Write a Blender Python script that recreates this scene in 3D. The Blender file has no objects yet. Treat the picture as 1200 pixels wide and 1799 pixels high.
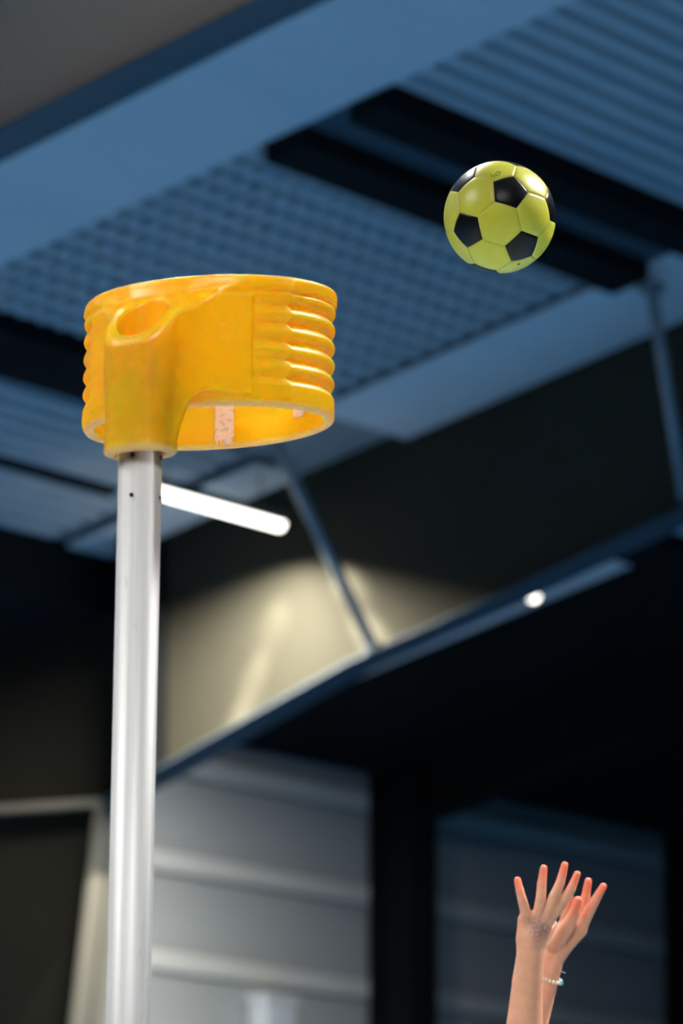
import bpy, bmesh, math, random
import numpy as np
from mathutils import Vector, Matrix
random.seed(7)
R = math.radians
sc = bpy.context.scene
COL = sc.collection

# ------------------------------------------------------------------ camera
CAM = Vector((0.0, 0.0, 1.07))
YAW, PITCH = R(30.0), R(9.5)
cd = bpy.data.cameras.new('camera')
cd.sensor_fit = 'VERTICAL'; cd.sensor_height = 36.0; cd.sensor_width = 24.0
cd.lens = 200.0
cd.clip_start = 0.1; cd.clip_end = 200
cd.dof.use_dof = True
cd.dof.focus_distance = 10.05
cd.dof.aperture_fstop = 5.0
cam = bpy.data.objects.new('camera', cd); COL.objects.link(cam)
cam.location = CAM; cam.rotation_euler = (R(90) + PITCH, 0, YAW)
sc.camera = cam

# ------------------------------------------------------------------ world, exposure
w = bpy.data.worlds.new('world'); sc.world = w; w.use_nodes = True
w.node_tree.nodes['Background'].inputs[0].default_value = (0.02, 0.05, 0.1, 1)
w.node_tree.nodes['Background'].inputs[1].default_value = 0.0
sc.view_settings.view_transform = 'Standard'
sc.view_settings.look = 'None'
sc.view_settings.gamma = 1.0
sc.view_settings.use_curve_mapping = False
sc.view_settings.exposure = 0.25
sc.cycles.use_denoising = True
sc.cycles.max_bounces = 8
sc.cycles.diffuse_bounces = 4
sc.cycles.sample_clamp_indirect = 6.0

# court lamps (x, y, z, length along y, power, colour): the hall's linear LED luminaires
COURT_LAMPS = [
    (-7.4, 11.4, 6.2, 2.4, 2500, (1.0, 0.97, 0.92)),
    (-3.0, 12.2, 6.6, 2.4, 4300, (1.0, 0.97, 0.92)),
    (-7.6,  5.0, 6.0, 2.4, 4200, (1.0, 0.97, 0.92)),
    (-2.2,  4.4, 6.2, 2.4, 4200, (1.0, 0.97, 0.92)),
    (-8.3, 14.3, 6.7, 1.2, 260, (1.0, 0.90, 0.78)),
    ( 3.5, 10.0, 7.8, 2.4, 2300, (1.0, 0.97, 0.92)),
    (-11.4, 9.4, 5.6, 2.4, 2300, (1.0, 0.97, 0.92)),
]
SHORT_LAMPS = [   # (x, y0, y1, z, power)
    (-13.50, 21.60, 22.80, 5.42, 220),
    (-13.36, 24.97, 25.09, 5.37, 40),
    (-14.3, 23.7, 24.7, 4.95, 135),  # added lamp, unseen behind the deep beam, brightens the clad wall
]

# ------------------------------------------------------------------ helpers
def link(o, parent=None):
    COL.objects.link(o)
    if parent is not None: o.parent = parent
    return o
def tag(o, label=None, cat=None, group=None, kind=None):
    if label: o['label'] = label
    if cat: o['category'] = cat
    if group: o['group'] = group
    if kind: o['kind'] = kind
    return o
def empty(name, loc=(0, 0, 0), rot=(0, 0, 0)):
    o = bpy.data.objects.new(name, None); o.location = loc; o.rotation_euler = rot
    o.empty_display_size = 0.1
    return link(o)
def mesh_obj(name, verts, faces, mat, parent=None, smooth=False):
    me = bpy.data.meshes.new(name)
    me.from_pydata([tuple(v) for v in verts], [], [tuple(f) for f in faces]); me.update()
    if smooth: me.polygons.foreach_set('use_smooth', [True] * len(me.polygons))
    if mat: me.materials.append(mat)
    return link(bpy.data.objects.new(name, me), parent)
def box(name, lo, hi, mat, parent=None, bevel=0.0, shear=None):
    bm = bmesh.new()
    bmesh.ops.create_cube(bm, size=1.0)
    for v in bm.verts:
        v.co = Vector([lo[i] + (v.co[i] + .5) * (hi[i] - lo[i]) for i in range(3)])
    if bevel: bmesh.ops.bevel(bm, geom=bm.edges[:], offset=bevel, segments=2, affect='EDGES', profile=.6)
    if shear:
        for v in bm.verts: v.co.z += shear * v.co.x
    me = bpy.data.meshes.new(name); bm.to_mesh(me); bm.free()
    me.materials.append(mat)
    return link(bpy.data.objects.new(name, me), parent)
def prism(name, poly, axis, a, b, mat, parent=None):
    """polygon (list of 2-D points) extruded along axis 'x' or 'y' from a to b"""
    n = len(poly)
    P = lambda p, t: (t, p[0], p[1]) if axis == 'x' else (p[0], t, p[1])
    vs = [P(p, a) for p in poly] + [P(p, b) for p in poly]
    fs = [list(range(n)), list(range(2 * n - 1, n - 1, -1))]
    for i in range(n):
        j = (i + 1) % n; fs.append([i, i + n, j + n, j])
    o = mesh_obj(name, vs, fs, mat, parent)
    bm = bmesh.new(); bm.from_mesh(o.data); bmesh.ops.recalc_face_normals(bm, faces=bm.faces[:])
    bm.to_mesh(o.data); bm.free()
    return o
def tube(name, p0, p1, r, mat, parent=None, n=24, r1=None, caps=True, smooth=True):
    p0, p1 = Vector(p0), Vector(p1); d = p1 - p0
    q = d.to_track_quat('Z', 'Y'); r1 = r if r1 is None else r1
    vs, fs = [], []
    for k, (p, rr) in enumerate(((p0, r), (p1, r1))):
        for i in range(n):
            a = 2 * math.pi * i / n
            vs.append(p + q @ Vector((math.cos(a) * rr, math.sin(a) * rr, 0)))
    for i in range(n): fs.append((i, (i + 1) % n, n + (i + 1) % n, n + i))
    if caps: fs += [tuple(range(n - 1, -1, -1)), tuple(range(n, 2 * n))]
    o = mesh_obj(name, vs, fs, mat, parent, smooth)
    if smooth and caps:
        for p in o.data.polygons[-2:]: p.use_smooth = False
    return o

def to_mesh(name, crv, parent):
    t = bpy.data.objects.new(name, crv)
    me = bpy.data.meshes.new_from_object(t); bpy.data.objects.remove(t)
    return link(bpy.data.objects.new(name, me), parent)
class M:
    """small node-material builder"""
    def __init__(s, name, base=(.5, .5, .5), rough=.5, metal=0.0, spec=.5):
        s.m = bpy.data.materials.new(name); s.m.use_nodes = True
        s.nt = s.m.node_tree; s.b = s.nt.nodes['Principled BSDF']
        s.b.inputs['Base Color'].default_value = (*base, 1)
        s.b.inputs['Roughness'].default_value = rough
        s.b.inputs['Metallic'].default_value = metal
        s.b.inputs['Specular IOR Level'].default_value = spec
    def n(s, t, **k):
        nd = s.nt.nodes.new(t)
        for a, v in k.items(): setattr(nd, a, v)
        return nd
    def l(s, a, b): s.nt.links.new(a, b)
    def coord(s, scale=(1, 1, 1), loc=(0, 0, 0)):
        tc = s.n('ShaderNodeTexCoord'); mp = s.n('ShaderNodeMapping')
        mp.inputs['Scale'].default_value = scale; mp.inputs['Location'].default_value = loc
        s.l(tc.outputs['Object'], mp.inputs[0]); return mp.outputs[0]
    def noise(s, scale, detail=4, vec=None, rough=.55):
        n = s.n('ShaderNodeTexNoise'); n.inputs['Scale'].default_value = scale
        n.inputs['Detail'].default_value = detail; n.inputs['Roughness'].default_value = rough
        s.l(vec if vec is not None else s.coord(), n.inputs['Vector']); return n.outputs['Fac']
    def ramp(s, fac, stops):
        r = s.n('ShaderNodeValToRGB'); e = r.color_ramp.elements
        e[0].position = stops[0][0]; e[0].color = (*stops[0][1], 1)
        e[1].position = stops[-1][0]; e[1].color = (*stops[-1][1], 1)
        for p, c in stops[1:-1]:
            x = e.new(p); x.color = (*c, 1)
        s.l(fac, r.inputs[0]); return r.outputs[0]
    def mix(s, fac, a, b, blend='MIX'):
        m = s.n('ShaderNodeMix', data_type='RGBA', blend_type=blend)
        for sock, v in ((m.inputs[0], fac), (m.inputs[6], a), (m.inputs[7], b)):
            if hasattr(v, 'is_linked'): s.l(v, sock)
            elif isinstance(v, (int, float)): sock.default_value = v
            else: sock.default_value = (*v, 1)
        return m.outputs[2]
    def base(s, out): s.l(out, s.b.inputs['Base Color']); return s
    def bump(s, fac, dist=.001, strength=.5):
        b = s.n('ShaderNodeBump'); b.inputs['Distance'].default_value = dist
        b.inputs['Strength'].default_value = strength
        s.l(fac, b.inputs['Height']); s.l(b.outputs[0], s.b.inputs['Normal']); return s
    def emit(s, col, strength):
        s.b.inputs['Emission Color'].default_value = (*col, 1)
        s.b.inputs['Emission Strength'].default_value = strength; return s

def worn(name, a, b, scale=3.0, rough=.6, stretch=(1, 1, 1), metal=0.0, bump=0.0, spec=.4):
    m = M(name, a, rough, metal, spec)
    f = m.noise(scale, 5, m.coord(stretch))
    m.base(m.ramp(f, [(.3, a), (.7, b)]))
    if bump: m.bump(f, bump)
    return m.m

MAT = {}
fm = M('sports_floor', (.03, .16, .36), .45)
blue_ = fm.ramp(fm.noise(2, 5), [(.3, (.018, .170, .42)), (.7, (.022, .185, .45))])
sx = fm.n('ShaderNodeSeparateXYZ'); fm.l(fm.n('ShaderNodeTexCoord').outputs['Object'], sx.inputs[0])
def within(out, c_, h_):                 # unseen pale floor field, added to bounce neutral light upward
    a_ = fm.n('ShaderNodeMath', operation='COMPARE'); fm.l(out, a_.inputs[0]); a_.inputs[1].default_value = c_; a_.inputs[2].default_value = h_; return a_.outputs[0]
mu_ = fm.n('ShaderNodeMath', operation='MULTIPLY'); fm.l(within(sx.outputs[0], -4.5, 5.0), mu_.inputs[0]); fm.l(within(sx.outputs[1], 6.5, 6.0), mu_.inputs[1])
fm.base(fm.mix(mu_.outputs[0], blue_, (.21, .27, .26)))
MAT['floor'] = fm.m
MAT['webbrown'] = worn('brown_grey_paint', (.26, .20, .16), (.29, .23, .185), .9, .6)
MAT['plain'] = worn('painted_sheet', (.74, .78, .82), (.82, .84, .86), 1.2, .55, (3, .3, 3))
MAT['deck'] = worn('ribbed_deck', (.25, .31, .35), (.31, .37, .41), 1.5, .6)
MAT['rib'] = worn('deck_rib', (.50, .56, .6), (.6, .66, .7), 1.5, .5)
MAT['mesh'] = worn('mesh_wire', (.44, .50, .54), (.50, .56, .6), 2, .5)
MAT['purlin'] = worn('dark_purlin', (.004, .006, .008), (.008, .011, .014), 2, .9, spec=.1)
MAT['olive'] = worn('shaded_web_tone', (.016, .016, .013), (.022, .021, .017), 1.2, .8, spec=.06)  # darker copy of the web paint: the stiffener's shade put into colour
MAT['web'] = worn('beam_web_paint', (.036, .034, .026), (.043, .041, .031), .9, .8, spec=.06)
MAT['flange'] = worn('flange_paint', (.045, .065, .085), (.06, .08, .10), 2, .5)
MAT['brace'] = worn('galvanised_brace', (.22, .25, .28), (.32, .35, .38), 5, .4, metal=.3)
MAT['wall'] = worn('pale_cladding', (.36, .38, .38), (.42, .44, .44), 1.0, .7, (1, .3, 3), spec=.15)
MAT['stripe'] = worn('white_cladding_strip', (.60, .61, .58), (.68, .69, .66), 1.0, .5, (1, .3, 3))
MAT['walldark'] = worn('dark_hall_wall', (.05, .055, .06), (.07, .075, .08), 1, .8)
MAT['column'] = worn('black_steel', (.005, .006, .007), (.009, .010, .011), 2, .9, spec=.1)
MAT['beige'] = worn('beige_steel', (.17, .165, .14), (.21, .20, .17), 2, .5)
MAT['whitebox'] = worn('white_casing', (.55, .6, .65), (.62, .66, .7), 4, .4)
MAT['lamp_body'] = worn('lamp_housing', (.10, .10, .10), (.14, .14, .14), 4, .4)

# ------------------------------------------------------------------ the hall shell
ZE, TP = 9.64, .29                       # roof plane z = ZE + TP * x
roof = lambda x: ZE + TP * x
def struct(o): o['kind'] = 'structure'; return o
struct(box('floor', (-16.2, -8, -.2), (16.2, 42, 0), MAT['floor']))
ceiling = struct(prism('ceiling', [(-16.2, roof(-16.2)), (14, roof(14)), (14, roof(14) + .25), (-16.2, roof(-16.2) + .25)], 'y', -8, 42, MAT['deck']))
struct(prism('trim_1', [(14, roof(14)), (16.2, roof(14) - .6), (16.2, roof(14) - .35), (14, roof(14) + .25)], 'y', -8, 42, MAT['deck']))
wall_left = struct(box('wall_left', (-16.4, -8, 0), (-16.06, 42, 5.3), MAT['wall']))
struct(box('wall_right', (16.2, -8, 0), (16.4, 42, 13.4), MAT['walldark']))
struct(prism('wall_back', [(-16.2, 0), (16.2, 0), (16.2, 13.3), (14, 13.9), (-16.2, 5.2)], 'y', 42, 42.2, MAT['walldark']))
struct(prism('wall_front', [(-16.2, 0), (16.2, 0), (16.2, 13.3), (14, 13.9), (-16.2, 5.2)], 'y', -8.2, -8, MAT['walldark']))

# horizontal cladding planks on the left wall: one flat board and one raised rail each, bays between columns
zb = 3.655 - .535 * 6
rows = [zb + .535 * k for k in range(9)]
BAYS = [(23.3, 28.02), (28.50, 31.75), (32.2, 37.0)]
plank_me = rail_me = None
for (y0, y1) in BAYS:
    pm = rm = None
    for z in rows:
        if pm is None:
            o = box('plank', (0, 0, 0), (.05, y1 - y0, .40), MAT['wall'], wall_left, .006); pm = o.data
            # a rail with a sloped upper and lower face
            r_ = prism('rail', [(0, .012), (.055, .012), (.062, .02), (.062, .118), (.055, .125), (0, .125)], 'y', 0, y1 - y0, MAT['stripe'], wall_left); rm = r_.data
        else:
            o = link(bpy.data.objects.new('plank', pm), wall_left); r_ = link(bpy.data.objects.new('rail', rm), wall_left)
        if z > 4.6: bpy.data.objects.remove(o)
        else: o.location = (-16.06, y0, z + .13)
        r_.location = (-16.06, y0, z)
        
# ------------------------------------------------------------------ ceiling bay between the two frames: plain strips, ribs, mesh
def roof_slab(name, x0, x1, y0, y1, drop, th, mat, parent):
    lo = [(x0, roof(x0) - drop - th), (x1, roof(x1) - drop - th), (x1, roof(x1) - drop), (x0, roof(x0) - drop)]
    return prism(name, lo, 'y', y0, y1, mat, parent)
for (x0, x1, y0, y1) in [(-14.6, -7.0, 17.4, 19.08),
                         (-12.93, -7.0, 22.15, 23.0), (-14.5, -13.45, 22.5, 22.9),
                         (-15.6, -9.5, 23.6, 26.2)]:
    roof_slab('ceiling_sheet', x0, x1, y0, y1, .045, .015, MAT['plain'], ceiling)
rib_me = {}
def ribs(x0, x1, y0, y1, pitch=.109):
    n = int((x1 - x0) / pitch)
    key = round(y1 - y0, 3)
    for i in range(n + 1):
        x = x0 + i * pitch
        if key not in rib_me:
            L = y1 - y0
            o = prism('ceiling_rib', [(-.036, 0), (-.026, -.028), (.026, -.028), (.036, 0)], 'y', 0, L, MAT['rib'], ceiling)
            rib_me[key] = o.data
        else: o = link(bpy.data.objects.new('ceiling_rib', rib_me[key]), ceiling)
        o.location = (x, y0, roof(x) + .002); o.rotation_euler = (0, -math.atan(TP), 0)
ribs(-14.5, -13.5, 19.1, 22.4); ribs(-12.93, -11.1, 19.1, 22.13); ribs(-10.8, -7.5, 19.1, 22.13)
me_w = None
for i in range(19):
    y = 19.25 + .152 * i
    if me_w is None:
        x0, x1 = -12.95, -11.42
        o = prism('mesh_wire', [(x0, roof(x0) - .044), (x1, roof(x1) - .044), (x1, roof(x1) - .031), (x0, roof(x0) - .031)], 'y', 0, .02, MAT['mesh'], ceiling); me_w = o.data
    else: o = link(bpy.data.objects.new('mesh_wire', me_w), ceiling)
    o.location = (0, y, 0)

roof_slab('ceiling_sheet', -16.0, 4.0, 26.3, 41.9, .03, .015, MAT['column'], ceiling)  # black sheet stands in for the far bay's unlit ceiling
roof_slab('ceiling_sheet', -11.2, -10.99, 19.1, 22.13, .035, .015, MAT['flange'], ceiling)
# ------------------------------------------------------------------ purlins
def purlin(xa, xb, h, y0, y1, label):
    o = prism('roof_purlin', [(xa, roof(xa) - h), (xb, roof(xb) - h), (xb, roof(xb) - .001), (xa, roof(xa) - .001)], 'y', y0, y1, MAT['purlin'])
    # lower lip of the C-section
    return tag(o, label, 'purlin')
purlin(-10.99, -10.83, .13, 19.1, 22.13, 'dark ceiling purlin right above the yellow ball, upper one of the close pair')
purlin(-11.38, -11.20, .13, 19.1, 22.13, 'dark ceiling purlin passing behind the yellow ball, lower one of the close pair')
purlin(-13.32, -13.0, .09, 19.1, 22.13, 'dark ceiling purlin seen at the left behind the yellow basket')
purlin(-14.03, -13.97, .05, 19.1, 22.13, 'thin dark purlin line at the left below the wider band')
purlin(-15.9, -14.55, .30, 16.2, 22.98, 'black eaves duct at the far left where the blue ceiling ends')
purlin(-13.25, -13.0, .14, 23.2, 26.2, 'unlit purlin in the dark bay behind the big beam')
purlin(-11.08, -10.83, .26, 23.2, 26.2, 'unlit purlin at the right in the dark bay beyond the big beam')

# ------------------------------------------------------------------ portal frames
def frame(yc, pts_bottom, label, web, knee=True, column=True, xr=13.8):
    """pts_bottom: lower edge of the rafter web [(x, z)...] from the knee to the right"""
    f = empty('portal_frame', (0, yc, 0)); tag(f, label, 'beam')
    xs = [p[0] for p in pts_bottom]
    (xa, za), (xb, zb_) = pts_bottom[:2]; xs_ = xa + .30; zs_ = za + .30 * (zb_ - za) / (xb - xa)
    prism('knee_web', [(-15.95, za), (xa, za), (xs_, zs_), (xs_, roof(xs_) - .001), (-15.95, roof(-15.95) - .001)], 'y', -.012, .012, MAT['olive'], f)['label'] = 'corner plate darkened with painted shade'
    poly = [(xs_, zs_)] + pts_bottom[1:] + [(xs[-1], roof(xs[-1]) - .001), (xs_, roof(xs_) - .001)]
    prism('web', poly, 'y', -.012, .012, web, f)
    for (x0, z0), (x1, z1) in zip(pts_bottom[:-1], pts_bottom[1:]):
        prism('bottom_flange', [(x0, z0), (x1, z1), (x1, z1 - .012), (x0, z0 - .012)], 'y', -.125, .125, MAT['flange'], f)
    xk, zk = pts_bottom[0]
    box('stiffener', (-15.95, -.12, zk - .035), (xk, .12, zk), MAT['beige'], f)
    box('vertical_stiffener', (xs_ - .025, -.42, zs_ - .02), (xs_, -.012, roof(xs_) - .02), MAT['column'], f)
    if column:
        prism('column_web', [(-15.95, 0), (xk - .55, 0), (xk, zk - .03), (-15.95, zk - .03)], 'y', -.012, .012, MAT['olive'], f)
        prism('inner_flange', [(xk - .55, 0), (xk, zk - .03), (xk - .024, zk - .03), (xk - .574, 0)], 'y', -.14, .14, MAT['beige'], f)
    return f
bot2 = [(-14.56, 4.22), (-13.2, 4.79), (-12.36, 5.06), (-11.45, 5.37), (-9, 6.08), (4, 9.85), (13.8, 12.7)]
f2 = frame(23.04, bot2, 'deep beige and grey roof beam lit by the tube lamp, across the middle', MAT['web'])
bot1 = [(-14.56, 4.22), (-13.2, 4.79), (-12.0, 5.2), (-10.65, 5.60), (-9.6, 5.93), (4, 9.87), (13.8, 12.7)]
f1 = frame(16.1, bot1, 'brown grey roof beam crossing the top left corner', MAT['webbrown'])
f3 = empty('roof_beam', (0, 28.25, 0)); tag(f3, 'black shallow roof beam above the dark wall column', 'beam')
prism('web', [(-15.7, roof(-15.7) - .36), (4, roof(4) - .36), (4, roof(4) - .05), (-15.7, roof(-15.7) - .05)], 'y', -.01, .01, MAT['column'], f3)
prism('bottom_flange', [(-15.7, roof(-15.7) - .38), (4, roof(4) - .38), (4, roof(4) - .36), (-15.7, roof(-15.7) - .36)], 'y', -.12, .12, MAT['column'], f3)
c = empty('wall_column', (-15.9, 28.25, 0)); tag(c, 'black steel column standing in front of the pale clad wall', 'column')
box('front_flange', (.10, -.165, 0), (.13, .165, 4.98), MAT['column'], c)
box('web', (-.10, -.03, 0), (.10, .03, 4.98), MAT['column'], c)
box('back_flange', (-.13, -.165, 0), (-.10, .165, 4.98), MAT['column'], c)
c = empty('wall_column', (-15.9, 32.0, 0)); tag(c, 'dark steel column at the right edge beyond the clad wall', 'column')
box('front_flange', (.10, -.165, 0), (.13, .165, 4.98), MAT['column'], c)
box('web', (-.10, -.03, 0), (.10, .03, 4.98), MAT['column'], c)
box('back_flange', (-.13, -.165, 0), (-.10, .165, 4.98), MAT['column'], c)
# fly braces
def brace(p0, p1, label):
    t = empty('fly_brace', p0); tag(t, label, 'brace')
    d = Vector(p1) - Vector(p0)
    tube('rod', (0, 0, 0), d, .028, MAT['brace'], t, 12)
    box('foot_plate', (-.03, -.03, -.02), (.03, .07, .02), MAT['flange'], t, .004)
    box('head_plate', (d.x - .05, d.y - .05, d.z - .03), (d.x + .05, d.y + .05, d.z + .012), MAT['brace'], t, .004)
brace((-13.07, 22.93, 4.85), (-13.11, 21.98, 5.80), 'slanting blue grey brace rod right of the glowing tube lamp')
brace((-11.43, 22.93, 5.41), (-11.25, 22.25, 6.26), 'slanting blue brace rod at the right edge below the pale ceiling strip')

# small white box on the wall
wb = empty('wall_box', (-15.9, 26.81, 3.0)); tag(wb, 'small white upright box on the clad wall at the bottom edge', 'box')
box('casing', (-.09, -.16, 0), (.05, .16, .585), MAT['whitebox'], wb, .03)
box('lid', (-.10, -.17, .56), (.06, .17, .60), MAT['whitebox'], wb, .012)

# ------------------------------------------------------------------ lamps
glow = M('lamp_diffuser', (1, 1, 1), .4).emit((1.0, .97, .86), 5.0).m
def lamp(x, y0, y1, z, power, col, label, wdt=.06, group=None, spread=180):
    t = empty('tube_lamp', (x, (y0 + y1) / 2, z)); tag(t, label, 'lamp', group)
    h = (y1 - y0) / 2
    box('housing', (-wdt / 2 - .01, -h, .03), (wdt / 2 + .01, h, .075), MAT['lamp_body'], t, .008)
    # rounded diffuser
    n = 10; vs = []; fs = []
    for yy in (-h, h):
        for i in range(n + 1):
            a = math.pi + math.pi * i / n
            vs.append((math.cos(a) * wdt / 2, yy, .03 + math.sin(a) * wdt * .6))
    for i in range(n): fs.append((i, i + 1, n + 2 + i, n + 1 + i))
    fs += [tuple(range(n, -1, -1)), tuple(range(n + 1, 2 * n + 2))]
    mesh_obj('diffuser', vs, fs, glow, t, True)
    for yy in (-h * .7, h * .7):
        zt = roof(x) - z
        tube('hanger', (0, yy, .07), (0, yy, zt), .004, MAT['lamp_body'], t, 6)
    ld = bpy.data.lights.new('lamp_light', 'AREA'); ld.shape = 'RECTANGLE'
    ld.size = max(wdt, .05); ld.size_y = max(y1 - y0, .05); ld.energy = power; ld.color = col
    ld.spread = R(spread)
    lo = bpy.data.objects.new('lamp_light', ld); link(lo, t); lo.location = (0, 0, -.05)
    return t
tl = lamp(SHORT_LAMPS[0][0], SHORT_LAMPS[0][1], SHORT_LAMPS[0][2], SHORT_LAMPS[0][3], SHORT_LAMPS[0][4], (1, .93, .78),
     'glowing white tube lamp just right of the pole below the basket', spread=152)
for (tx, tz, e_, an_) in ((-13.66, 5.02, 70, 24), (-13.78, 4.74, 330, 14), (-13.90, 4.46, 900, 10), (-13.26, 5.16, 110, 26), (-13.14, 4.92, 420, 17)):  # added spots that draw the bright streaks on the beam web
    sd = bpy.data.lights.new('streak_spot', 'SPOT'); sd.energy = e_; sd.color = (1, .93, .78); sd.spot_size = R(an_); sd.spot_blend = 1.0; sd.shadow_soft_size = .03
    so = link(bpy.data.objects.new('streak_spot', sd), tl); so.location = (0, .57, -.06)
    so.rotation_euler = (Vector((tx, 23.03, tz)) - (tl.location + so.location)).to_track_quat('-Z', 'Y').to_euler()
lamp(SHORT_LAMPS[1][0], SHORT_LAMPS[1][1], SHORT_LAMPS[1][2], SHORT_LAMPS[1][3], SHORT_LAMPS[1][4], (1, .97, .92),
     'small round glowing lamp in the dark bay at the right')
lamp(-14.3, 23.7, 24.7, 4.95, SHORT_LAMPS[2][4], (1, .95, .84), 'added tube lamp, unseen behind the deep beam, to light the clad wall')
LAMP_LABELS = {(-7.4, 11.4): 'long court lamp hanging behind and left of the basket, above the picture',
    (-3.0, 12.2): 'long court lamp hanging behind and right of the ball, above the picture',
    (-7.6, 5.0): 'long court lamp hanging in front and left of the goal, above the picture',
    (-2.2, 4.4): 'long court lamp hanging in front and right of the goal, nearest the viewer',
    (-8.3, 14.3): 'short court lamp hanging beside the brown beam, above the picture',
    (3.5, 10.0): 'long court lamp hanging highest under the roof, far right of the goal',
    (-11.4, 9.4): 'long court lamp hanging lowest, far left of the goal'}
for (x, y, z, L, pw, col) in COURT_LAMPS:
    lamp(x, y - L / 2, y + L / 2, z, pw, col, LAMP_LABELS[(x, y)], .3, 'court lamps above the goal', 172 if (x, y) == (-8.3, 14.3) else 130)

# ------------------------------------------------------------------ SDF modelling: sparse evaluation + surface nets
def smin(a, b, k):
    h = np.clip(.5 + .5 * (b - a) / k, 0, 1)
    return b * (1 - h) + a * h - k * h * (1 - h)
def smax(a, b, k): return -smin(-a, -b, k)
def sstep(x, a, b):
    t = np.clip((x - a) / (b - a), 0, 1); return t * t * (3 - 2 * t)
def capsule(P, a, b, ra, rb, sy=1.0):
    a = np.array(a, np.float32); b = np.array(b, np.float32); d = b - a
    q = P - a
    t = np.clip((q @ d) / (d @ d), 0, 1)
    q = q - t[:, None] * d
    if sy != 1.0:
        q = q.copy(); q[:, 1] *= sy
    return (np.sqrt((q * q).sum(1)) - (ra + (rb - ra) * t)) / (sy if sy > 1 else 1)
def surface_nets(f, lo, hi, h, k=6, margin=1.0):
    lo = np.array(lo, float); n = np.ceil((np.array(hi) - lo) / h).astype(int) + 1
    n = ((n + k - 1) // k) * k
    nb = n // k
    g = np.stack(np.meshgrid(*[np.arange(m) for m in nb], indexing='ij'), -1).reshape(-1, 3)
    cen = lo + (g * k + (k - 1) / 2) * h
    fc = f(cen.astype(np.float32))
    rad = h * k * .5 * 1.75 + h * margin
    V = np.empty(tuple(n), np.float32)
    Vb = V.reshape(nb[0], k, nb[1], k, nb[2], k)
    Vb[:] = np.where(fc < 0, -1, 1).reshape(nb[0], 1, nb[1], 1, nb[2], 1)
    act = g[np.abs(fc) < rad]
    off = np.stack(np.meshgrid(*[np.arange(k)] * 3, indexing='ij'), -1).reshape(-1, 3)
    for s in range(0, len(act), 3000):
        A = act[s:s + 3000]
        idx = (A[:, None, :] * k + off[None]).reshape(-1, 3)
        V[idx[:, 0], idx[:, 1], idx[:, 2]] = f((lo + idx * h).astype(np.float32))
    S = V < 0
    C = np.zeros((n[0] - 1, n[1] - 1, n[2] - 1), np.int8)
    cs = [(i, j, l) for i in (0, 1) for j in (0, 1) for l in (0, 1)]
    sl = lambda A, c: A[c[0]:A.shape[0] - 1 + c[0], c[1]:A.shape[1] - 1 + c[1], c[2]:A.shape[2] - 1 + c[2]]
    for c_ in cs: C += sl(S, c_)
    cells = np.argwhere((C > 0) & (C < 8))
    vid = -np.ones(C.shape, np.int64); vid[cells[:, 0], cells[:, 1], cells[:, 2]] = np.arange(len(cells))
    acc = np.zeros((len(cells), 3)); cnt = np.zeros(len(cells))
    for a in cs:
        for ax in range(3):
            if a[ax]: continue
            b = list(a); b[ax] = 1
            va = V[cells[:, 0] + a[0], cells[:, 1] + a[1], cells[:, 2] + a[2]]
            vb = V[cells[:, 0] + b[0], cells[:, 1] + b[1], cells[:, 2] + b[2]]
            m = (va < 0) != (vb < 0)
            t = va[m] / (va[m] - vb[m])
            p = np.array(a, float)[None].repeat(m.sum(), 0); p[:, ax] += t
            acc[m] += p; cnt[m] += 1
    vert = lo + (cells + acc / cnt[:, None]) * h
    faces = []
    for ax in range(3):
        u, v = [(1, 2), (2, 0), (0, 1)][ax]
        s0 = [slice(None)] * 3; s1 = [slice(None)] * 3
        s0[ax] = slice(0, -1); s1[ax] = slice(1, None)
        A, B = S[tuple(s0)], S[tuple(s1)]
        e = np.argwhere(A != B)
        e = e[(e[:, u] > 0) & (e[:, v] > 0) & (e[:, u] < C.shape[u]) & (e[:, v] < C.shape[v])]
        inside = A[e[:, 0], e[:, 1], e[:, 2]]
        q = []
        for du, dv in ((0, 0), (-1, 0), (-1, -1), (0, -1)):
            c_ = e.copy(); c_[:, u] += du; c_[:, v] += dv
            q.append(vid[c_[:, 0], c_[:, 1], c_[:, 2]])
        q = np.stack(q, 1)
        q[~inside] = q[~inside][:, ::-1]
        faces.append(q)
    faces = np.concatenate(faces); faces = faces[(faces >= 0).all(1)]
    # project the vertices on the surface
    for _ in range(2):
        P = vert.astype(np.float32); e = h * .5
        d = f(P)
        G = np.stack([(f(P + np.array(o, np.float32) * e) - f(P - np.array(o, np.float32) * e)) / (2 * e) for o in np.eye(3)], 1)
        g2 = np.maximum((G * G).sum(1), .05)
        vert = vert - np.clip(d / g2, -h * .6, h * .6)[:, None] * G
    return vert, faces
def np_mesh(name, vert, faces, mat, parent=None):
    me = bpy.data.meshes.new(name)
    me.vertices.add(len(vert)); me.vertices.foreach_set('co', vert.astype(np.float32).ravel())
    me.loops.add(faces.size); me.loops.foreach_set('vertex_index', faces.astype(np.int32).ravel())
    me.polygons.add(len(faces)); me.polygons.foreach_set('loop_start', np.arange(0, faces.size, 4, dtype=np.int32))
    me.update(calc_edges=True); me.validate()
    me.polygons.foreach_set('use_smooth', [True] * len(me.polygons))
    if mat: me.materials.append(mat)
    return link(bpy.data.objects.new(name, me), parent)

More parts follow.
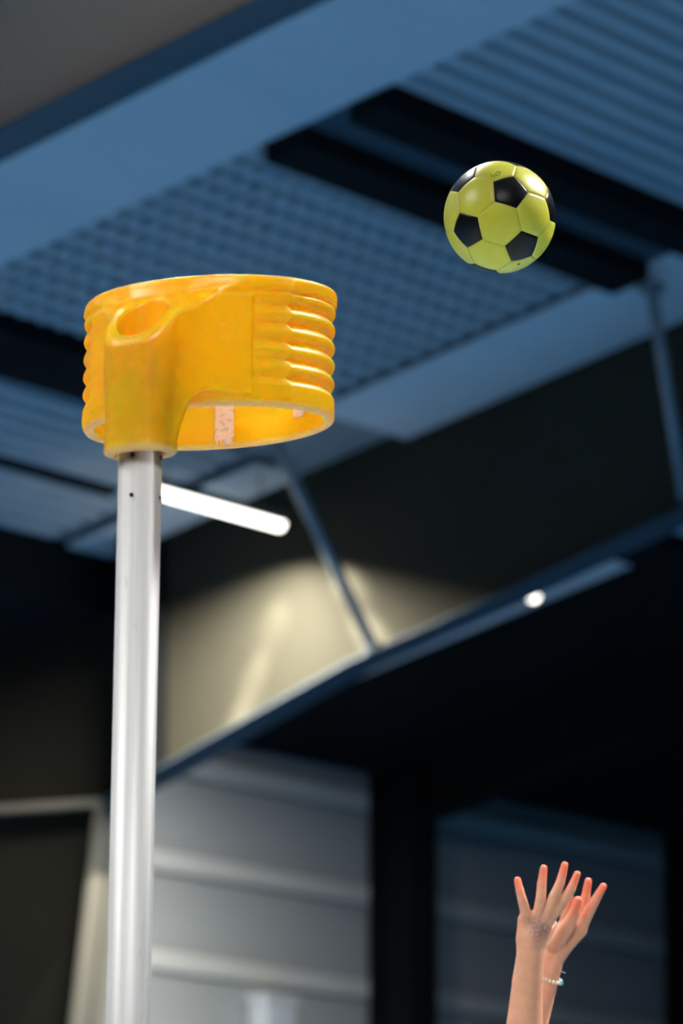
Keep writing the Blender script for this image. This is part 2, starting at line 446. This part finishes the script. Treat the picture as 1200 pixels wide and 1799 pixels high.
# ------------------------------------------------------------------ the korfball goal
A0 = R(-23.4)                            # azimuth of the socket, from the front (towards the camera), + to the right
EX, EY = math.sin(A0), -math.cos(A0)
RS = .262                                # distance of the pole axis from the basket axis
PX, PY = EX * RS, EY * RS
SH = .066                                # the basket sits slightly out of true on its post
HB = .219
def basket_sdf(P):
    x, y, z = P[:, 0], P[:, 1], P[:, 2] - SH * P[:, 0]
    r = np.sqrt(x * x + y * y); a = np.arctan2(x, -y)
    da = np.abs(np.arctan2(np.sin(a - A0), np.cos(a - A0)))
    panel = 1 - sstep(da, R(42.6), R(44.8))
    p = .0300; z0 = .049
    u = (z - z0) / p
    gr = 1 - np.abs(np.sin(np.pi * u)) ** .78
    win = sstep(z, z0 - .5 * p, z0 - .3 * p) * (1 - sstep(z, z0 + 4.3 * p, z0 + 4.5 * p))
    ro_r = .2075 - .0110 * gr * win - .0035 * np.exp(-((z - .192) / .003) ** 2)
    ro_p = .2085 + .0035 * sstep(z, .018, .024) * (1 - sstep(z, .180, .188))
    ro = ro_r * (1 - panel) + ro_p * panel
    ro = ro + .0022 * sstep(z, .190, .198) + .0012 * (1 - sstep(z, .0, .035))
    solid = np.maximum(r - ro, -1)
    # fairing and socket
    s = x * EX + y * EY; t = x * EY * -1 + y * EX     # t: sideways
    t = x * (-EY) + y * EX
    hw = .050 + np.clip((.262 - s), 0, .2) * .78
    tr = smax((np.abs(t) - hw) * .81, s - .275, .03)
    tr = smax(tr, (.020 - .095 * np.exp(-np.maximum(np.abs(t) - .054, 0) / .018) * sstep(s, .205, .25)) - z, .012); tr = smax(tr, z - .198, .01); tr = np.maximum(tr, .10 - s)
    rc = .036
    qx = np.maximum(np.abs(s - RS) - (.052 - rc), 0); qy = np.maximum(np.abs(t) - (.0535 - rc), 0)
    sk = np.sqrt(qx * qx + qy * qy) - rc - .002 * (1 - sstep(z, -.085, -.06))
    zs = smax(-.083 - z, z - .20, .01)
    sk = smax(sk, zs, .010)
    kk = .008 + .03 * sstep(z, -.03, .05)
    # sloping top
    ct = math.cos(R(36)); st = math.sin(R(36))
    cut = (s - RS) * st + (z - .140) * ct
    sock = smin(smax(tr, cut, .011), smax(sk, cut, .011), kk)
    d = smax(solid, np.abs(z - HB / 2) - HB / 2, .010)
    d = smin(d, sock, .022)
    d = smax(d, .1925 - r, .006)
    bore = np.sqrt((x - PX) ** 2 + (y - PY) ** 2) - .0415
    d = smax(d, -bore, .004)
    return d * .8
D0 = Vector((-4.849, 7.958, 2.771))      # basket axis at its lower edge
goal_yaw = YAW
LEAN = R(.90)
off = Matrix.Rotation(goal_yaw, 3, 'Z') @ Matrix.Rotation(LEAN, 3, 'Y')
pole_len = (D0.z) / math.cos(LEAN)
base_pt = D0 + off @ Vector((PX, PY, 0)) - off @ Vector((0, 0, D0.z + (off @ Vector((PX, PY, 0))).z))
goal = empty('korfball_goal', (base_pt.x, base_pt.y, 0), (0, LEAN, goal_yaw)); goal.rotation_mode = 'XYZ'
tag(goal, 'yellow plastic korfball basket on a scuffed white metal pole', 'korfball goal')
zb0 = pole_len                            # basket origin height along the pole axis

pm = M('yellow_plastic', (1.0, .50, .004), .34)
f = pm.noise(5, 2); f2_ = pm.noise(60, 3)
dirt = pm.ramp(f, [(.35, (.98, .54, .002)), (.65, (1.0, .62, .003))])
geo = pm.n('ShaderNodeNewGeometry')
wear_highlight = pm.mix(pm.ramp(f2_, [(.55, (0, 0, 0)), (.75, (.22, .22, .22))]), dirt, (.95, .62, .12))
# diffuse transmission: the moulded wall lets the light through
tr_ = pm.n('ShaderNodeBsdfTranslucent'); tr_.inputs[0].default_value = (1.0, .62, .01, 1)
mx_ = pm.n('ShaderNodeMixShader'); mx_.inputs[0].default_value = .42
pm.l(pm.b.outputs[0], mx_.inputs[1]); pm.l(tr_.outputs[0], mx_.inputs[2]); pm.l(mx_.outputs[0], pm.nt.nodes['Material Output'].inputs[0])
# pale worn plastic on lower edge and socket mouth; painted top-rim highlight
at = pm.n('ShaderNodeAttribute', attribute_name='wear_highlight')
dg = pm.n('ShaderNodeAttribute', attribute_name='dark_tone')
dgm = pm.n('ShaderNodeMath', operation='MULTIPLY'); pm.l(dg.outputs['Fac'], dgm.inputs[0])
pm.l(pm.ramp(pm.noise(40, 6), [(.3, (.55, .55, .55)), (.7, (1, 1, 1))]), dgm.inputs[1])
darkened = pm.mix(dgm.outputs[0], wear_highlight, (.42, .27, .012))
pm.base(pm.mix(at.outputs['Fac'], darkened, (.98, .86, .66)))
pm.b.inputs['Subsurface Weight'].default_value = 1.0
pm.b.inputs['Subsurface Radius'].default_value = (1.0, .35, .03)
pm.b.inputs['Subsurface Scale'].default_value = .05
pm.bump(f2_, .0004, .25)
vb, fb = surface_nets(basket_sdf, (-.235, -.345, -.115), (.235, .235, .25), .0022)
bas = np_mesh('basket', vb, fb, pm.m, goal)
bas.location = (-PX, -PY, zb0)
zz = vb[:, 2] - SH * vb[:, 0]; rr = np.hypot(vb[:, 0], vb[:, 1])
we = (1 - np.clip((zz - .001) / .010, 0, 1)) * (rr < .2145) * .6
ps = np.hypot(vb[:, 0] - PX, vb[:, 1] - PY)
we = np.maximum(we, (1 - np.clip((zz + .080) / .010, 0, 1)) * .5)
we = np.maximum(we, np.clip(1 - np.abs(zz - HB) / .004, 0, 1) * (rr < .212) * .9)  # highlight along the top rim, painted near white
sv = vb[:, 0] * EX + vb[:, 1] * EY
dgv = np.clip((sv - .235) / .04, 0, 1) * np.clip((.125 - zz) / .04, 0, 1) * .62  # browner tone on the lower socket front
ga = bas.data.attributes.new('dark_tone', 'FLOAT', 'POINT'); ga.data.foreach_set('value', dgv.astype(np.float32))
wa = bas.data.attributes.new('wear_highlight', 'FLOAT', 'POINT'); wa.data.foreach_set('value', we.astype(np.float32))

al = M('scuffed_aluminium', (.62, .63, .64), .5, .15)
va = al.coord((60, 60, 1.2)); n1 = al.noise(1.2, 5, va); n2 = al.noise(90, 3, al.coord((1, 1, .35)))
b1 = al.ramp(n1, [(.3, (.26, .265, .27)), (.7, (.37, .375, .38))])
al.base(al.mix(al.ramp(n2, [(.66, (0, 0, 0)), (.74, (.75, .75, .75))]), b1, (.22, .22, .23)))
al.bump(n1, .0003, .3)
pole = tube('pole', (0, 0, .02), (0, 0, zb0 + .04), .0355, al.m, goal, 64)
pole['label'] = 'scuffed pale aluminium tube'
# heavy foot, standing on the floor
bm = bmesh.new(); bmesh.ops.create_cone(bm, cap_ends=True, segments=48, radius1=.36, radius2=.34, depth=.04)
bmesh.ops.translate(bm, verts=bm.verts, vec=(0, 0, .02)); me = bpy.data.meshes.new('foot'); bm.to_mesh(me); bm.free()
me.materials.append(MAT['column']); foot = link(bpy.data.objects.new('foot', me), goal); foot.rotation_euler = (0, -LEAN, 0); foot.location = (0, 0, .001)
# screws in the pole
scr = M('dark_screw', (.03, .03, .03), .4, .7).m
zsock = zb0 - .083 + SH * PX
for (dx, dz, rr_) in ((-.0115, -.004, .0042), (.0335, -.005, .0042), (-.0115, -.070, .0034), (.0335, -.070, .0028)):
    yy = -math.sqrt(max(.0355 ** 2 - dx ** 2, 1e-6))
    nx, ny = dx / .0355, yy / .0355
    o = tube('screw', (dx - nx * .002, yy - ny * .002, zsock + dz), (dx + nx * .0015, yy + ny * .0015, zsock + dz), rr_, scr, goal, 14)
# tape residue on the far inner wall
tp = M('old_tape', (.80, .52, .36), .6)
tn = tp.noise(140, 3); tp.base(tp.ramp(tn, [(.35, (.60, .38, .27)), (.5, (.82, .55, .40))]))
def tape(a0, a1, z0, z1, rad, ragged):
    vs, fs = [], []; nx_, nz_ = 14, 14
    for j in range(nz_ + 1):
        for i in range(nx_ + 1):
            a = a0 + (a1 - a0) * i / nx_
            zlo = z0 + ragged * (0.5 + .5 * math.sin(i * 2.3)) * (1 if i < nx_ * .45 or i > nx_ * .85 else .1)
            z = zlo + (z1 - zlo) * j / nz_
            x, y = rad * math.sin(a), rad * math.cos(a)
            vs.append((x, y, z + SH * x))
    for j in range(nz_):
        for i in range(nx_): q = j * (nx_ + 1) + i; fs.append((q, q + nx_ + 1, q + nx_ + 2, q + 1))
    o = mesh_obj('tape', vs, fs, tp.m, bas, True)
    md = o.modifiers.new('t', 'SOLIDIFY'); md.thickness = .0006; md.offset = 0
    o['label'] = 'pale peeling tape strip inside the basket'
    return o
tape(math.asin(.004 / .1915), math.asin(.037 / .1915), .004, .075, .1915, .014)
tape(math.asin(.138 / .1915), math.asin(.157 / .1915), .034, .085, .1915, .004)

# ------------------------------------------------------------------ the ball
BALL_R = .103
BC = Vector((-4.857, 8.994, 3.329))
ball = empty('korfball', BC, (PITCH, 0, YAW))
tag(ball, 'yellow ball with black pentagons flying in mid air right of the basket', 'ball')
RB = np.array([[-0.2634, -0.9556, 0.132], [0.5196, -0.0252, 0.854], [-0.8128, 0.2936, 0.5032]])
g = (1 + 5 ** .5) / 2
ic = []
for a in (-1, 1):
    for b in (-g, g): ic += [(0, a, b), (a, b, 0), (b, 0, a)]
ic = (RB @ (np.array(ic) / np.hypot(1, g)).T).T
ymat = M('ball_yellow', (.66, .70, .03), .33)
yn = ymat.noise(14, 4); ymat.base(ymat.ramp(yn, [(.3, (.68, .65, .05)), (.7, (.78, .73, .09))]))
ymat.b.inputs['Subsurface Weight'].default_value = .25
ymat.b.inputs['Subsurface Radius'].default_value = (.6, .7, .1); ymat.b.inputs['Subsurface Scale'].default_value = .02
ymat.bump(ymat.noise(900, 2), .0003, .3)
bmat = M('ball_black', (.003, .003, .004), .32, 0, .22)
bmat.bump(bmat.noise(900, 2), .0003, .3)
smat = M('ball_seam', (.66, .68, .10), .5).m
mid = []
for i in range(12):
    for j in range(12):
        if i != j and abs(ic[i] @ ic[j] - .447) < .02: mid.append((i, j))
vert32 = {(i, j): ic[i] * 2 / 3 + ic[j] / 3 for (i, j) in mid}      # truncated vertices near i towards j
vert32 = {k_: v / np.linalg.norm(v) for k_, v in vert32.items()}
def panel(corners, mat, name, rad, inset):
    c_ = sum(corners); c_ = c_ / np.linalg.norm(c_)
    e1 = corners[0] - c_ * (corners[0] @ c_); e1 /= np.linalg.norm(e1); e2 = np.cross(c_, e1)
    corners = sorted(corners, key=lambda p: math.atan2(p @ e2, p @ e1))
    n = len(corners); N = 7; rings = []
    vs = [c_ * rad]; fs = []
    per = N
    for k_ in range(1, N + 1):
        s_ = k_ / N
        ring = []
        for i in range(n):
            A_, B_ = corners[i], corners[(i + 1) % n]
            for q in range(per):
                p = A_ * (1 - q / per) + B_ * (q / per)
                p = p / np.linalg.norm(p)
                p = c_ * (1 - s_ * (1 - inset)) + p * s_ * (1 - inset); p /= np.linalg.norm(p)
                ring.append(len(vs)); vs.append(p * rad)
        rings.append(ring)
    # rolled edge
    ring = []
    for i, vi in enumerate(rings[-1]):
        p = vs[vi] / rad; p2 = p + (p - c_) * (inset * .55); p2 /= np.linalg.norm(p2)
        ring.append(len(vs)); vs.append(p2 * (rad - .0005))
    rings.append(ring)
    m_ = len(rings[0])
    for i in range(m_): fs.append((0, rings[0][i], rings[0][(i + 1) % m_]))
    for a_, b_ in zip(rings[:-1], rings[1:]):
        for i in range(m_): j = (i + 1) % m_; fs.append((a_[i], b_[i], b_[j], a_[j]))
    return mesh_obj(name, vs, fs, mat, ball, True)
for i in range(12):
    o = panel([vert32[(i, j)] for j in range(12) if (i, j) in vert32], bmat.m, 'panel', BALL_R, .035)
    o['label'] = 'black pentagon panel'
done = set()
for i in range(12):
    for j in range(12):
        for k_ in range(12):
            if i < j < k_ and (i, j) in vert32 and (j, k_) in vert32 and (i, k_) in vert32:
                cs_ = [vert32[(a, b)] for a in (i, j, k_) for b in (i, j, k_) if a != b]
                panel(cs_, ymat.m, 'panel', BALL_R, .022)
bm = bmesh.new(); bmesh.ops.create_uvsphere(bm, u_segments=64, v_segments=32, radius=BALL_R - .0006)
me = bpy.data.meshes.new('core'); bm.to_mesh(me); bm.free(); me.materials.append(smat)
me.polygons.foreach_set('use_smooth', [True] * len(me.polygons)); link(bpy.data.objects.new('core', me), ball)
# pen marking and valve hole, laid on the skin of the ball
ink = M('pen_ink', (.10, .11, .03), .6).m
def on_ball(px, py, r_=BALL_R):
    u_ = (px - 878) / 98.5; v_ = -(py - 382) / 98.5
    return Vector((u_, -math.sqrt(max(0, 1 - u_ * u_ - v_ * v_)), v_)) * r_
def stroke(pts, name):
    crv = bpy.data.curves.new(name, 'CURVE'); crv.dimensions = '3D'; crv.bevel_depth = .00055; crv.bevel_resolution = 1
    s_ = crv.splines.new('POLY'); s_.points.add(len(pts) - 1)
    for p_, q in zip(s_.points, pts): p_.co = (*on_ball(*q, BALL_R + .0001), 1)
    crv.materials.append(ink); return to_mesh(name, crv, ball)
Z = lambda cx, cy: (750 + cx / 4.8, 260 + cy / 4.8)
d1 = stroke([Z(532, 234), Z(536, 252), Z(534, 264), Z(546, 258), Z(558, 252), Z(562, 262), Z(564, 276)], 'pen_digit')
stroke([Z(590 + 21 * math.cos(t_), 238 + 17 * math.sin(t_) - 6 * math.cos(t_)) for t_ in np.linspace(0, 6.283, 14)], 'pen_digit')
vh = on_ball(*Z(768, 990), BALL_R)
tube('valve', vh * .985, vh * 1.004, .0026, scr, ball, 16)

# ------------------------------------------------------------------ the player's arms and hands
# local frame of the arms: camera-aligned axes, unit = 1/4402 m (x right, y away, z up)
U = 1 / 4402.0
AO = Vector((-5.182, 9.542, 2.245))
def V3(cx, cy, dep=0.0): return (cx * U, dep * U, -cy * U)
H1 = dict()
def chain(pts): return [(V3(*p[:3]), p[3] * U) for p in pts]
fing = []      # (hand, list of joints)
# hand one: back of the left hand; pinky, ring, middle, index (x, y, depth, radius)
h1f = [
  [(318, 640, 0, 44), (283, 505, -10, 38), (258, 410, -5, 33), (238, 322, 15, 27)],
  [(402, 640, 0, 44), (432, 490, -15, 41), (442, 350, -8, 36), (459, 222, 12, 29)],
  [(480, 640, 0, 44), (545, 460, -15, 43), (598, 345, -8, 36), (636, 196, 15, 29)],
  [(518, 655, 5, 36), (610, 518, 0, 40), (690, 395, 5, 37), (742, 272, 25, 27)],
  [(470, 810, 60, 44), (515, 750, 110, 36), (540, 715, 150, 30), (550, 695, 175, 25)],
]
h2f = [
  [(560, 890, 330, 62), (668, 735, 290, 56), (722, 620, 275, 42), (760, 512, 280, 35)],     # digit nearest the camera
  [(640, 760, 430, 44), (666, 620, 430, 38), (688, 510, 425, 34), (702, 425, 420, 27)],
  [(735, 760, 450, 46), (795, 630, 440, 41), (828, 500, 430, 37), (853, 357, 425, 29)],
  [(790, 770, 400, 46), (838, 650, 380, 44), (905, 520, 370, 38), (978, 398, 365, 28)],
  [(650, 790, 470, 40), (668, 650, 500, 34), (680, 570, 520, 30), (700, 500, 530, 26)],
]
TIPS = [V3(*f_[-1][:3]) for f_ in h1f[:4] + h2f[:4]]
def arms_sdf(P):
    def part(fs_, palm, fore, kf):
        d = None
        for a, b, ra, rb, sy in fore:
            c_ = capsule(P, V3(*a), V3(*b), ra * U, rb * U, sy)
            d = c_ if d is None else smin(d, c_, 8 * U)
        for a, b, ra, rb, sy in palm:
            d = smin(d, capsule(P, V3(*a), V3(*b), ra * U, rb * U, sy), 30 * U)
        for f_ in fs_:
            c_ = None
            for (p, q) in zip(f_[:-1], f_[1:]):
                e = capsule(P, V3(*p[:3]), V3(*q[:3]), p[3] * U * 1.06, q[3] * U * 1.06)
                c_ = e if c_ is None else smin(c_, e, 7 * U)
            d = smin(d, c_, kf * U)
        return d
    d1 = part(h1f,
        [((348, 850, 0), (330, 650, 0), 98, 72, 1.7), ((350, 850, 0), (440, 650, 0), 95, 74, 1.7),
         ((370, 850, 0), (482, 672, 5), 88, 60, 1.6), ((300, 800, 0), (292, 660, 0), 62, 48, 1.3), ((420, 840, 20), (480, 725, 40), 60, 42, 1.2)],
        [((300, 1540, 60), (322, 1180, 20), 152, 128, 1.2), ((322, 1180, 20), (347, 930, 0), 128, 114, 1.2), ((347, 930, 0), (349, 820, 0), 114, 112, 1.2),
         ((270, 1950, 110), (300, 1540, 60), 178, 152, 1.2), ], 16)
    d2 = part(h2f,
        [((575, 950, 380), (655, 780, 400), 82, 74, 1.3), ((585, 950, 390), (735, 770, 420), 84, 74, 1.5),
         ((600, 930, 385), (775, 770, 400), 78, 66, 1.4), ((570, 920, 400), (625, 740, 440), 70, 42, 1.3)],
        [((395, 1540, 390), (480, 1260, 385), 122, 101, 1.1), ((480, 1260, 385), (555, 1010, 380), 101, 90, 1.1), ((555, 1010, 380), (590, 930, 385), 90, 86, 1.1),
         ((250, 1950, 400), (395, 1540, 390), 165, 122, 1.1)], 16)
    return np.minimum(d1, d2) * .85
va_, fa_ = surface_nets(arms_sdf, V3(20, 1960, -130), V3(1080, 120, 640), .00145)
# the rest of the player, below the picture: torso, head and legs on the floor, in the arms' frame
rot = Matrix.Rotation(YAW, 3, 'Z') @ Matrix.Rotation(PITCH, 3, 'X')
rinv = rot.inverted()
AOv = AO
def wl(x, y, z):       # from yaw-aligned metres (x right, y away, z above the floor, relative to AO in x,y) to the arms' frame
    v = Matrix.Rotation(YAW, 3, 'Z') @ Vector((x, y, 0)) + Vector((0, 0, z - AO.z))
    return tuple(rinv @ v)
e1_, e2_ = V3(270, 1950, 110), V3(250, 1950, 400)
SHZ = 1.45
shl, shr = wl(.10, -.10, SHZ), wl(.10, .26, SHZ)
hipl, hipr = wl(.14, .00, .90), wl(.14, .16, .90)
def body_sdf(P):
    c_ = lambda a, b, ra, rb, sy=1.0: capsule(P, a, b, ra, rb, sy)
    d = c_(e1_, shl, .038, .046)
    d = smin(d, c_(e2_, shr, .036, .046), .03)
    d = smin(d, c_(V3(285, 1800, 85), e1_, .037, .039), .01); d = smin(d, c_(V3(300, 1800, 395), e2_, .033, .036), .01)
    chest = wl(.11, .08, 1.30); waist = wl(.13, .08, 1.05); neck = wl(.10, .08, 1.48); 
    d = smin(d, c_(wl(.10, .0, 1.38), wl(.10, .16, 1.38), .09, .09), .05)
    d = smin(d, c_(chest, waist, .125, .105), .06)
    d = smin(d, c_(waist, wl(.14, .08, .93), .11, .13), .06)
    d = smin(d, c_(chest, neck, .06, .048), .04)
    head = wl(.085, .08, 1.635)
    d = smin(d, c_(neck, wl(.09, .08, 1.57), .05, .05), .02)
    d = smin(d, c_(wl(.10, .08, 1.65), wl(.07, .08, 1.60), .088, .070), .02)
    d = smin(d, c_(wl(.0, .08, 1.612), wl(-.005, .08, 1.60), .012, .014), .02)
    for s_, hp in ((0, hipl), (1, hipr)):
        kn = wl(.13 + .02 * s_, .0 + .17 * s_, .49); an = wl(.16, -.01 + .19 * s_, .09); to = wl(.0, -.02 + .20 * s_, .035)
        d = smin(d, c_(hp, kn, .085, .055), .03)
        d = smin(d, c_(kn, an, .053, .036), .02); d = smin(d, c_(an, to, .038, .032), .02)
    return d * .85
mn = np.array([wl(-.25, -.3, 0), wl(.45, .5, 0), wl(-.25, .5, 0), wl(.45, -.3, 0), wl(-.25, -.3, 1.9), wl(.45, .5, 1.9), wl(-.25, .5, 1.9), wl(.45, -.3, 1.9)])
vbod, fbod = surface_nets(body_sdf, mn.min(0), mn.max(0), .011, 4)
skin = M('skin', (.78, .42, .30), .5)
sk_n = skin.noise(45, 4)
fl = skin.n('ShaderNodeAttribute', attribute_name='flush'); gm = skin.n('ShaderNodeAttribute', attribute_name='dark_tone')
col0 = skin.ramp(sk_n, [(.3, (.68, .335, .225)), (.7, (.77, .395, .265))])
col1 = skin.mix(fl.outputs['Fac'], col0, (.80, .19, .11))
gn = skin.noise(260, 3, None, .7)
gmask = skin.n('ShaderNodeMath', operation='MULTIPLY')
skin.l(skin.ramp(gn, [(.40, (.25, .25, .25)), (.56, (1, 1, 1))]), gmask.inputs[0]); skin.l(gm.outputs['Fac'], gmask.inputs[1])
skin.base(skin.mix(gmask.outputs[0], col1, (.16, .10, .12)))
skin.b.inputs['Subsurface Weight'].default_value = .6
skin.b.inputs['Subsurface Radius'].default_value = (1.0, .35, .2); skin.b.inputs['Subsurface Scale'].default_value = .008
skin.bump(skin.noise(500, 3), .0004, .35)
VA = np.concatenate([va_, vbod]); FA = np.concatenate([fa_, fbod + len(va_)])
person = np_mesh('person', VA, FA, skin.m)
person.location = AO; person.rotation_euler = (PITCH, 0, YAW)
tag(person, 'person reaching up with both bare hands spread, only forearms in the picture', 'person')
tipd = np.min([np.linalg.norm(VA - np.array(t_), axis=1) for t_ in TIPS], 0)
knd = np.min([np.linalg.norm(VA - np.array(V3(*j[:3])), axis=1) for f_ in h1f[:4] for j in f_[1:2]], 0)
flush = np.clip(1 - (tipd - .012) / .030, 0, 1) * .85
a_ = person.data.attributes.new('flush', 'FLOAT', 'POINT'); a_.data.foreach_set('value', flush.astype(np.float32))
gx, gz = VA[:, 0] / U, -VA[:, 2] / U
gr_ = np.exp(-(((gx - 420) / 95) ** 2 + ((gz - 735) / 90) ** 2)) * 1.0 + np.exp(-(((gx - 330) / 60) ** 2 + ((gz - 640) / 40) ** 2)) * .3
gr_ += np.exp(-(((gx - 400) / 70) ** 2 + ((gz - 885) / 25) ** 2)) * .3 + np.clip(1 - knd / .012, 0, 1) * .7
gr_ = np.clip(gr_, 0, 1) * (VA[:, 1] / U < 60) * (gz < 960)  # grime on the back of the hand, darker spots at the knuckles
a_ = person.data.attributes.new('dark_tone', 'FLOAT', 'POINT'); a_.data.foreach_set('value', gr_.astype(np.float32))
# clothes and hair, children of the player
shirt_m = worn('shirt_cloth', (.03, .06, .16), (.04, .07, .19), 8, .8)
short_m = worn('shorts_cloth', (.02, .02, .03), (.03, .03, .04), 8, .8)
hair_m = worn('brown_hair', (.08, .045, .02), (.12, .07, .03), 20, .6)
def cloth(name, f_, mat):
    v_, q_ = surface_nets(f_, mn.min(0), mn.max(0), .014, 4)
    return np_mesh(name, v_, q_, mat, person)
pw = np.array(wl(0, 0, 0)); pz = np.array(wl(0, 0, 1)) - pw
hz = lambda P: (P - pw) @ pz
cap = lambda P, a, b, ra, rb: capsule(P, a, b, ra, rb)
def shirt(P):
    d = cap(P, wl(.10, -.01, 1.38), wl(.10, .17, 1.38), .10, .10)
    d = smin(d, cap(P, wl(.11, .08, 1.30), wl(.13, .08, .95), .138, .135), .06)
    return smax(d, hz(P) - 1.45, .01) * .85
def shorts(P):
    d = cap(P, wl(.13, .08, .98), wl(.14, .08, .90), .136, .14)
    for s_ in (0, 1): d = smin(d, cap(P, (hipl, hipr)[s_], wl(.13 + .02 * s_, .0 + .17 * s_, .60), .10, .095), .03)
    return smax(smax(d, .62 - hz(P), .01), hz(P) - 1.0, .01) * .85
def hair(P):
    d = cap(P, wl(.115, .08, 1.67), wl(.12, .08, 1.63), .092, .085)
    d = smin(d, cap(P, wl(.21, .08, 1.66), wl(.25, .08, 1.48), .03, .02), .03)
    return smax(d, -cap(P, wl(.0, .08, 1.62), wl(-.0, .08, 1.58), .075, .075), .01) * .85
cloth('shirt', shirt, shirt_m); cloth('shorts', shorts, short_m); cloth('hair', hair, hair_m)

# bracelet of beads round the far wrist
br = empty('bracelet', AO, (PITCH, 0, YAW)); tag(br, 'beaded bracelet with one blue bead on the far wrist', 'bracelet')
bead_m = worn('cream_bead', (.72, .66, .48), (.8, .74, .6), 60, .3)
bead_w = worn('white_bead', (.72, .74, .74), (.8, .8, .8), 60, .3)
bead_b = worn('blue_bead', (.02, .34, .52), (.04, .42, .6), 60, .3)
cx_, cz_, cdp = 520, 1178, 386
bm = bmesh.new(); bmesh.ops.create_uvsphere(bm, u_segments=20, v_segments=12, radius=17 * U)
for v in bm.verts: v.co.x *= .85
bme = bpy.data.meshes.new('bead'); bm.to_mesh(bme); bm.free()
bme.polygons.foreach_set('use_smooth', [True] * len(bme.polygons))
NB = 20
loop_pts = []
for i in range(NB):
    if i == 1: loop_pts.append(loop_pts[0]); continue
    a = 2 * math.pi * i / NB + (.22 if i == 0 else 0)
    x = cx_ + 104 * math.cos(a) ; dp = cdp - 100 * math.sin(a)
    z = cz_ + (35 * math.cos(a)) + 18 * math.sin(a)
    loop_pts.append((x, z, dp))
    m_ = bme.copy()
    blue = i in (19, 0, 18)
    if i in (0,): m_.materials.append(bead_b)
    else: m_.materials.append(bead_m if i % 3 else bead_w)
    o = bpy.data.objects.new('bead', m_); link(o, br); o.location = V3(x, z, dp)
    if i == 0:
        o.scale = (1.35, 1.35, 1.35); o['label'] = 'blue glossy bead'
    a2 = a + math.pi / 2
cordm = M('white_cord', (.8, .82, .84), .5).m
pts = [Vector(V3(*p)) for p in loop_pts]
crv = bpy.data.curves.new('cord', 'CURVE'); crv.dimensions = '3D'; crv.bevel_depth = .0006
s_ = crv.splines.new('POLY'); s_.points.add(NB - 1); s_.use_cyclic_u = True
for p_, q in zip(s_.points, pts): p_.co = (*q, 1)
crv.materials.append(cordm); to_mesh('cord', crv, br)
tube('cord_end', V3(596, 1114, 410), V3(659, 1138, 430), .0008, cordm, br, 10)
